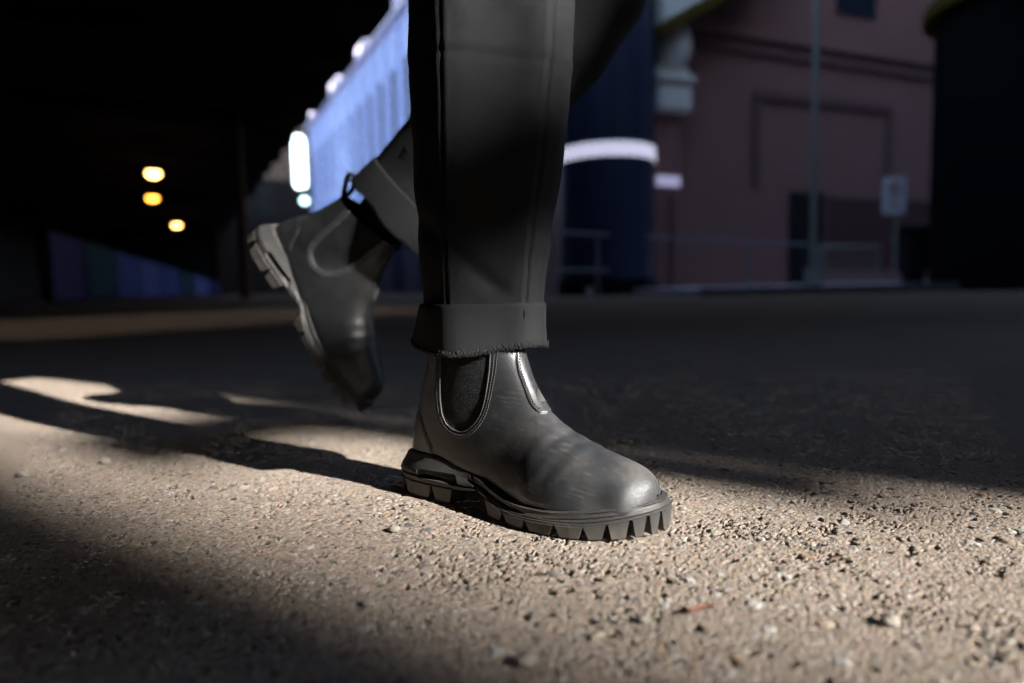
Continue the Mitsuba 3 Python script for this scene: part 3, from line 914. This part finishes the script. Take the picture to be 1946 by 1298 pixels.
# brick building
WD = np.array([.927, .375]); WN = np.array([.375, -.927]); W0 = np.array([3.05, 14.6]); WZ = math.atan2(WD[1], WD[0])
bb = "brick_building"


def wbox(t0, t1, n0, n1, z0, z1, bevel=0):
    c = W0 + WD * (t0 + t1) / 2 + WN * (n0 + n1) / 2
    return box([c[0], c[1], (z0 + z1) / 2], [abs(t1 - t0), abs(n1 - n0), abs(z1 - z0)], WZ, bevel)


put(bb, wbox(-.4, 26, -8, 0, 0, 21), "m_brick_purple")
put(bb + "__string_course", wbox(-.4, 22, .003, .16, 5.75, 6.05), "m_brick_purple")
put(bb + "__string_course", wbox(-.4, 22, .003, .10, 5.42, 5.62), "m_panel_line")
put(bb + "__window", wbox(5.4, 6.7, .004, .05, 6.7, 8.6), "m_pane_dark")
put(bb + "__window", wbox(9.4, 10.7, .004, .05, 6.7, 8.6), "m_pane_dark")
pn = bb + "__blind_panel"
put(pn, wbox(3.0, 7.2, .004, .10, 4.45, 4.62), "m_panel_line")
put(pn, wbox(2.85, 3.0, .004, .10, 2.5, 4.62), "m_panel_line")
put(pn, wbox(7.2, 7.35, .004, .10, 2.5, 4.62), "m_panel_line")
dk = put(bb + "__doorway", wbox(4.0, 5.1, .004, .06, .12, 2.35), "m_black")
put(bb + "__shop_opening", wbox(5.25, 8.9, .004, .06, .55, 2.25), "m_brick_dark")
put(bb + "__pilaster", wbox(-.05, .62, .004, .30, 0, 4.05), "m_brick_purple")
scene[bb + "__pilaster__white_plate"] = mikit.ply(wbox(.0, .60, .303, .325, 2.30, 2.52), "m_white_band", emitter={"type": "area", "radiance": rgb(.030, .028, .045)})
put(bb + "__drainpipe", tube([[*(W0 + WD * .42 + WN * .38), 0], [*(W0 + WD * .42 + WN * .38), 2.2]], .08, 10), "m_brick_purple", smooth=40)
# scrolled cream bracket and sloping eave above the pilaster
cb = bb + "__bracket"
put(cb, wbox(-.1, .78, .004, .55, 3.85, 4.35, .06), "m_cream")
put(cb + "__moulding", wbox(-.16, .84, .004, .62, 4.42, 4.58, .05), "m_cream")
sc = trimesh.creation.icosphere(3, 1.0); sc.apply_scale([.42, .40, .55]); c = W0 + WD * .36 + WN * .35; sc.apply_translation([c[0], c[1], 5.22])
put(cb + "__scroll", sc, "m_cream", smooth=True)
put(cb + "__moulding", wbox(-.08, .78, .004, .45, 4.60, 4.80, .05), "m_cream")
ev = bb + "__eave"
a0 = W0 + WD * -.2; a1 = W0 + WD * 2.9
pts = []
for t, z in ((-.25, 5.45), (2.9, 7.25)):
    for n_ in (.2, .95):
        for dz in (0.0, 1.4):
            p = W0 + WD * t + WN * n_
            pts.append([p[0], p[1], z + dz])
put(ev, trimesh.convex.convex_hull(np.array(pts)), "m_cream")
pts = []
for t, z in ((-.35, 5.14), (2.9, 6.97)):
    for n_ in (.1, 1.02):
        for dz in (0.0, .235):
            p = W0 + WD * t + WN * n_
            pts.append([p[0], p[1], z + dz])
put(ev + "__soffit_board", trimesh.convex.convex_hull(np.array(pts)), "m_ochre")
tag(bb, "purple brown brick building with a cream scroll bracket and a string course", "building")

# dark round corner pier at the right, with an ochre arch springing from it
DP = np.array([8.22, 10.6])
dp = "dark_corner_pier"
put(dp, drum(DP, 1.30, 0, 4.35), "m_navy", smooth=40)
put(dp + "__upper_drum", drum(DP, 1.25, 4.55, 8), "m_navy", smooth=40)
put(dp + "__capital", drum(DP, 1.48, 4.353, 4.547), "m_ochre", smooth=40)
th = np.linspace(0, np.pi / 2, 16)
arch = [[DP[0] - 1.5 + 0 * a, DP[1] - .9, 0] for a in th]
o_ = np.array([DP[0] - 1.2, DP[1] - 1.2])
P_ = np.array([[DP[0] - 1.25 + 2.9 * (1 - math.cos(a)), DP[1] - 1.42 + .12 * math.sin(a), 4.25 + 1.1 * math.sin(a)] for a in th])
put(dp + "__arch", tube(P_, .19, 10), "m_ochre", smooth=40)
pq = trimesh.creation.icosphere(2, .11); pq.apply_scale([1, .35, 1.3]); pq.apply_translation([DP[0] - .63, DP[1] - 1.19, 2.26])
put(dp + "__wall_light", pq, "m_white_sign", smooth=True)
tag(dp, "very dark round pier at the right edge with a small pale wall fitting", "pier")

# pavement with kerb at the right
pave = shapely.geometry.Polygon([(3.0, 10.6), (14.5, 10.0), (24, 13), (26, 25), (2.4, 14.6), (2.4, 12.4)])
m = trimesh.creation.extrude_polygon(pave, .12, engine="earcut")
put("pavement", m, "m_concrete")
kb = [(3.0, 10.6), (14.5, 10.0)]
for i in range(9):
    a = np.array(kb[0]) + (np.array(kb[1]) - kb[0]) * (i / 9 + .002); b = np.array(kb[0]) + (np.array(kb[1]) - kb[0]) * ((i + 1) / 9 - .002)
    c = (a + b) / 2 - np.array([0, .078])
    put("pavement__kerb_stone", box([c[0], c[1], .0655], [np.linalg.norm(b - a), .15, .131], math.atan2(-.6, 11.5), .015), "m_kerb")
tag("pavement", "grey pavement in front of the brick building", "pavement", kind="structure")

# pole, sign, bin, barrier, cup
pole = "lamp_post"
put(pole, tube([[5.08, 11.1, .12], [5.06, 11.1, 7.5]], [.056, .046], 14), "m_grey_steel", smooth=40)
put(pole + "__base", drum((5.08, 11.1), .13, .12, .42, 20), "m_grey_steel", smooth=40)
put(pole + "__arm", tube([[5.06, 11.1, 7.4], [5.0, 11.0, 7.75], [4.3, 10.7, 7.95]], .045, 8), "m_grey_steel", smooth=40)
put(pole + "__lantern", box([4.0, 10.6, 7.95], [.6, .22, .12], .4, .04), "m_grey_steel")
tag(pole, "slim grey steel lamp post in front of the brick wall", "lamp post")

ns_ = "parking_sign"
put(ns_, box([7.05, 12.2, 1.72], [.40, .02, .66], -.1, .008), "m_white_sign")
ring = tube([[7.05 + .12 * math.cos(a), 12.183 + .0, 1.83 + .12 * math.sin(a)] for a in np.linspace(0, 2 * np.pi, 28, endpoint=False)], .016, 6, closed=True)
put(ns_ + "__red_circle", cat([ring, tube([[6.97, 12.183, 1.915], [7.13, 12.183, 1.745]], .014, 6)]), "m_red", smooth=40)
put(ns_ + "__arrow", box([7.05, 12.184, 1.53], [.22, .006, .035], -.1), "m_red")
put(ns_ + "__post", tube([[7.12, 12.24, .12], [7.12, 12.24, 2.1]], .03, 8), "m_grey_steel", smooth=40)
tag(ns_, "white parking sign with red mark on a thin post at the right", "sign")

bn = "litter_bin"
put(bn, box([7.62, 12.5, .72], [.56, .5, .80], 0, .05), "m_black")
put(bn + "__lid", box([7.62, 12.5, 1.16], [.62, .56, .075], 0, .03), "m_black")
put(bn + "__stand", box([7.62, 12.5, .22], [.3, .3, .2], 0, .02), "m_black")
tag(bn, "black litter bin beside the parking sign", "bin")

fn = "handrail"
fa, fb = np.array([.75, 12.5]), np.array([8.6, 15.4])
rail = lambda s: [*(fa + (fb - fa) * s), 1.22 - .30 * s]
put(fn, tube([rail(s) for s in np.linspace(0, 1, 12)], .03, 8), "m_rail", smooth=40)
put(fn + "__lower_rail", tube([[rail(s)[0], rail(s)[1], .50 - .05 * s] for s in np.linspace(0, .26, 6)], .03, 8), "m_rail", smooth=40)
for s in (0.005, .12, .26, .55, .78, .995):
    p = rail(s)
    put(fn + "__post", tube([[p[0], p[1], 0.0 if s < .2 else .12], p], .03, 8), "m_rail", smooth=40)
tag(fn, "long grey handrail sloping down past the blue column", "railing")
fn = "crowd_barrier"
q0, q1 = np.array([6.0, 12.7]), np.array([7.25, 13.0])
fr = lambda s, z: [*(q0 + (q1 - q0) * s), z]
put(fn, tube([fr(0, .14), fr(0, .78), fr(.03, .84), fr(.97, .84), fr(1, .78), fr(1, .14)], .035, 8), "m_grey_steel", smooth=40)
for s in np.linspace(.12, .88, 7):
    put(fn + "__bar", tube([fr(s, .27), fr(s, .82)], .016, 6), "m_grey_steel")
put(fn + "__bottom_rail", tube([fr(0, .26), fr(1, .26)], .025, 8), "m_grey_steel")
tag(fn, "short grey steel barrier on the pavement left of the parking sign", "barrier")

cup = trimesh.creation.revolve(np.array([(0, 0), (.045, 0), (.062, .15), (.068, .152), (.066, .162), (.05, .162), (0, .155)]), sections=20)
cup.apply_translation([1.44, 12.15, 0.004])
put("paper_cup", cup, "m_white_band", smooth=40)
tag("paper_cup", "small white cup standing on the road before the blue column", "cup")

# off to the right, behind the camera: the buildings and the pier that shade the road
mat("m_render_grey", (.10, .095, .095), .9, .2)
PER = np.array([-SUN_AZ[1], SUN_AZ[0]])


def sun_pt(perp, dist):
    """a plan point dist metres towards the sun from the boots, perp metres across the light"""
    return PER * perp + SUN_AZ * dist


def slab_across(p0, p1, dist, depth, z0, z1):
    c = sun_pt((p0 + p1) / 2, dist + depth / 2)
    return box([c[0], c[1], (z0 + z1) / 2], [abs(p1 - p0), depth, abs(z1 - z0)], math.atan2(PER[1], PER[0]))


put("grey_terrace", slab_across(-40, .335, 17.5, 9, 0, 36), "m_render_grey")
tag("grey_terrace", "tall grey building behind the camera on the right", "building")
put("grey_terrace_001", slab_across(6.0, 48, 16, 9, 0, 27), "m_render_grey")
tag("grey_terrace_001", "tall grey building across the street on the right", "building")
cp = "car_park"
put(cp, slab_across(.90, 5.997, 16, .4, 0, 10.0), "m_render_grey")
put(cp + "__upper_storeys", slab_across(.90, 5.997, 16, 6, 14.8, 25), "m_render_grey")
put(cp + "__end_wall", slab_across(.90, 1.35, 16, .4, 10.003, 14.797), "m_render_grey")
for z in np.arange(10.05, 14.75, .10):
    put(cp + "__louvre", slab_across(1.353, 5.994, 16.1, .02, z, z + .083), "m_soot")
tag(cp, "grey car park with a louvred storey across the street on the right", "building")
PD = 8.2
put("viaduct__pier", slab_across(.745, 1.45, PD, 1.2, 0, H_DECK - .003), "m_soot")
zb = (PD + .80) * math.tan(SUN_EL)
put("viaduct__junction_box", slab_across(.640, .742, PD + .1, .3, zb - .20, zb + .065), "m_soot")
zc = .290 + (PD + .75) * math.tan(SUN_EL)
put("viaduct__signal_case", slab_across(.405, .742, PD + .35, .12, zc - .058, zc + .058), "m_soot")

# ------------------------------------------------------------------ the road: one sheet, worn aggregate near the camera
def axis(dense0, dense1, step, lo, hi, grow=1.07):
    mid = np.arange(dense0, dense1 + step, step)
    up, s, x = [], step, mid[-1]
    while x < hi:
        s *= grow; x += s; up.append(x)
    dn, s, x = [], step, mid[0]
    while x > lo:
        s *= grow; x -= s; dn.append(x)
    return np.r_[dn[::-1], mid, up]


def cells(p, size, seed, keep=1.0):
    """nearest and second nearest of scattered stones: (index, d1, d2, offset to the centre)"""
    r2 = np.random.default_rng(seed)
    G = np.stack(np.meshgrid(np.arange(-2.0, 1.7, size), np.arange(.1, 2.7, size)), -1).reshape(-1, 2)
    G = G + r2.uniform(-.62, .62, G.shape) * size
    if keep < 1:
        G = G[r2.random(len(G)) < keep]
    d, j = cKDTree(G).query(p, k=2)
    return j[:, 0], d[:, 0], d[:, 1], p - G[j[:, 0]], len(G), r2, G


def road():
    ys, y = [], .22
    while y < 1.5:
        ys.append(y); y += np.clip(.0009 + (y - .62) * .0030, .0009, .02)
    up, s, x = [], ys[-1] - ys[-2], ys[-1]
    while x < 420:
        s *= 1.09; x += s; up.append(x)
    dn, s, x = [], .0016, ys[0]
    while x > -60:
        s *= 1.2; x -= s; dn.append(x)
    ys = np.r_[dn[::-1], ys, up]
    sx = axis(-1.02, .92, .00190, -60, 60, 1.12)
    S_, Y = np.meshgrid(sx, ys)
    X = S_ * np.clip(.13 + .70 * Y, .30, 6.0)
    P = np.stack([X.ravel(), Y.ravel()], 1)
    n = len(P)
    fade = (1 - sstep(1.1, 2.4, P[:, 1])) * (1 - sstep(1.0, 1.5, np.abs(P[:, 0] + .13))) * sstep(.10, .2, P[:, 1]) * (1 - sstep(.84, .93, np.abs(S_.ravel())))
    k = np.where(fade > 0)[0]
    p = P[k]
    z = np.zeros(n)
    base_c = np.array([.274, .223, .181])
    col = np.tile(base_c * .85, (n, 1))
    big = vnoise(np.c_[P, np.zeros(n)], 6, 51, 3)
    Z0 = np.zeros(len(p))
    # small grit
    j, d1, d2, off, m, r2, G = cells(p, .0023, 5)
    clus = meshkit.noise(np.c_[G * 26, np.zeros(m)], 62) * .6 + meshkit.noise(np.c_[G * 75, np.zeros(m)], 63) * .4
    pit = r2.random(m) < .008 + .24 * sstep(.57, .78, clus)
    hgt = r2.normal(0, .00020, m) - np.where(pit, r2.uniform(.0018, .0040, m), 0)
    tilt = r2.normal(0, .15, (m, 2))
    zz = hgt[j] + (tilt[j] * off).sum(1) - .00025 * (1 - sstep(.0, .0006, d2 - d1))
    t = r2.random((m, 1))
    cc = base_c * (.80 + .40 * r2.random((m, 1))) * (1 + r2.normal(0, .03, (m, 3)))
    cc = np.where(t < .035, np.array([.27, .20, .145]) * (.8 + .4 * r2.random((m, 1))), cc)
    cc = np.where((t > .035) & (t < .075), np.array([.38, .36, .33]) * (.85 + .3 * r2.random((m, 1))), cc)
    cc = np.where((t > .08) & (t < .15), np.array([.115, .105, .097]), cc)
    cc = np.where(pit[:, None], cc * .30, cc)
    ck = cc[j]
    # stones torn out
    jb, d1b, d2b, offb, mb, r3, Gb = cells(p, .0060, 35)
    gone = r3.random(mb) < .016 + .09 * sstep(.55, .8, meshkit.noise(np.c_[Gb * 15, np.zeros(mb)], 66))
    hb = np.where(gone, r3.uniform(.0015, .0034, mb), 0)[jb] * sstep(.0, .0011, d2b - d1b)
    zz -= hb
    ck = ck * (1 - .65 * sstep(.0006, .002, hb))[:, None]
    # larger stones among it
    for size, keep, r0, h0, seed in ((.0062, .11, .0024, .0007, 15), (.014, .07, .0042, .0014, 25)):
        j, d1, d2, off, m, r2, G = cells(p, size, seed, keep)
        ang = np.arctan2(off[:, 1], off[:, 0])
        ph = r2.uniform(0, 6.28, m); el = r2.uniform(.1, .3, m)
        rr = (r0 * r2.uniform(.6, 1.25, m))[j] * (1 + el[j] * np.cos(2 * (ang - ph[j])) + .13 * np.cos(3 * ang + 5 * ph[j]) + .06 * np.cos(5 * ang - 3 * ph[j]))
        q = d1 / rr
        hs = (h0 * r2.uniform(.45, 1.1, m))[j] * np.clip(1.45 * (1 - q ** 2), 0, 1) ** .7 + (r2.normal(0, .12, (m, 2))[j] * off).sum(1)
        on = q < 1
        zz = np.where(on, np.maximum(zz * .3, -.0004) + hs, zz)
        t = r2.random((m, 1))
        cs = base_c * (.78 + .5 * r2.random((m, 1))) * (1 + r2.normal(0, .04, (m, 3)))
        cs = np.where(t < .10, np.array([.29, .20, .135]) * (.8 + .4 * r2.random((m, 1))), cs)
        cs = np.where((t > .10) & (t < .22), np.array([.37, .35, .32]), cs)
        cs = np.where(t > .86, np.array([.12, .11, .105]), cs)
        ck = np.where(on[:, None], cs[j], ck)
    zz += .00022 * (meshkit.noise(np.c_[p * 900, Z0], 64) - .5)
    z[k] = zz * fade[k]
    z += .0022 * big * fade - .0006 * fade
    col[k] = ck * fade[k][:, None] + col[k] * (1 - fade[k])[:, None]
    col *= (1 + .35 * big)[:, None]
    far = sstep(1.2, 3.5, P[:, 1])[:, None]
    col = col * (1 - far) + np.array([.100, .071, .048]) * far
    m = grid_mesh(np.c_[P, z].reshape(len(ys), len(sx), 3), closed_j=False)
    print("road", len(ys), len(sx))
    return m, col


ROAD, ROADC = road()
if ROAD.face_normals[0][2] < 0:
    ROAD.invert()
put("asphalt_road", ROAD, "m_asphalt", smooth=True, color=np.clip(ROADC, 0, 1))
tag("asphalt_road", "rough worn asphalt road with a slanting band of sunlight", "road", kind="structure")

# small things lying on the road
mat("m_leaf", (.27, .14, .10), .8, .2)
u_ = np.linspace(-1, 1, 15); w_ = np.linspace(-1, 1, 7)
LP_ = np.array([[[.010 * a, .0036 * b * (1 - a * a) ** .6 + .0012 * math.sin(3 * a), .0035 + .0016 * a * a + .0018 * abs(b) * (1 - abs(a)) + .0006 * math.sin(9 * a + 2 * b)] for b in w_] for a in u_])
lf = grid_mesh(LP_, closed_j=False)
lf.apply_transform(trimesh.transformations.rotation_matrix(.15, [0, 0, 1])); lf.apply_translation([.114, .395, -.001])
put("dry_leaf", lf, "m_leaf", smooth=True)
st_ = tube([[.010 * .98, .0012 * math.sin(2.9), .005], [.013, .0008, .0035], [.0150, -.0005, .0022]], [.0004, .0004, .0003], 5)
st_.apply_transform(trimesh.transformations.rotation_matrix(.15, [0, 0, 1])); st_.apply_translation([.114, .395, -.001])
put("dry_leaf__stem", st_, "m_leaf")
tag("dry_leaf", "small reddish brown dry leaf lying on the sunlit road in front of the boot", "leaf")
mat("m_pebble", mikit.proc(lambda p, n, uv: mikit.mix((.22, .19, .16), (.36, .32, .28), mikit.fbm(p.x * 300, p.y * 300, p.z * 300, 3))), .85, .25)
PEB = [((45, 905), .0062, "pale pebble nearest the left edge of the sunlit road"), ((200, 880), .0055, "pale pebble in the sunlight well left of the planted boot"), ((770, 1008), .0042, "small pebble just left of the planted heel"),
       ((1000, 1262), .0050, "pebble near the bottom edge of the picture, below the boot"), ((1690, 1185), .0048, "pebble in the sunlight low at the right"), ((1225, 1180), .0036, "tiny pebble left of the dry leaf"), ((700, 1150), .0036, "tiny pebble at the edge of the lower left shade")]
PEB_XY = [(-.565, .742), (-.503, .794), (-.104, .545), (.004, .343), (.222, .377), (.077, .386), (-.097, .414)]
for i, ((_, r_, lab), (x, y)) in enumerate(zip(PEB, PEB_XY)):
    s_ = trimesh.creation.icosphere(3, 1.0)
    v = s_.vertices * (1 + .35 * vnoise(s_.vertices, 1.1, 70 + i, 3)[:, None] * 2) * [r_ * 1.15, r_ * .95, r_ * .75]
    s_ = trimesh.Trimesh(v + [x, y, r_ * .45], s_.faces, process=False)
    k = "pebble" if i == 0 else f"pebble_{i:03d}"
    scene[k] = mikit.ply(s_, "m_pebble", smooth=50)
    tag(k, lab, "pebble", "loose pebbles on the road")
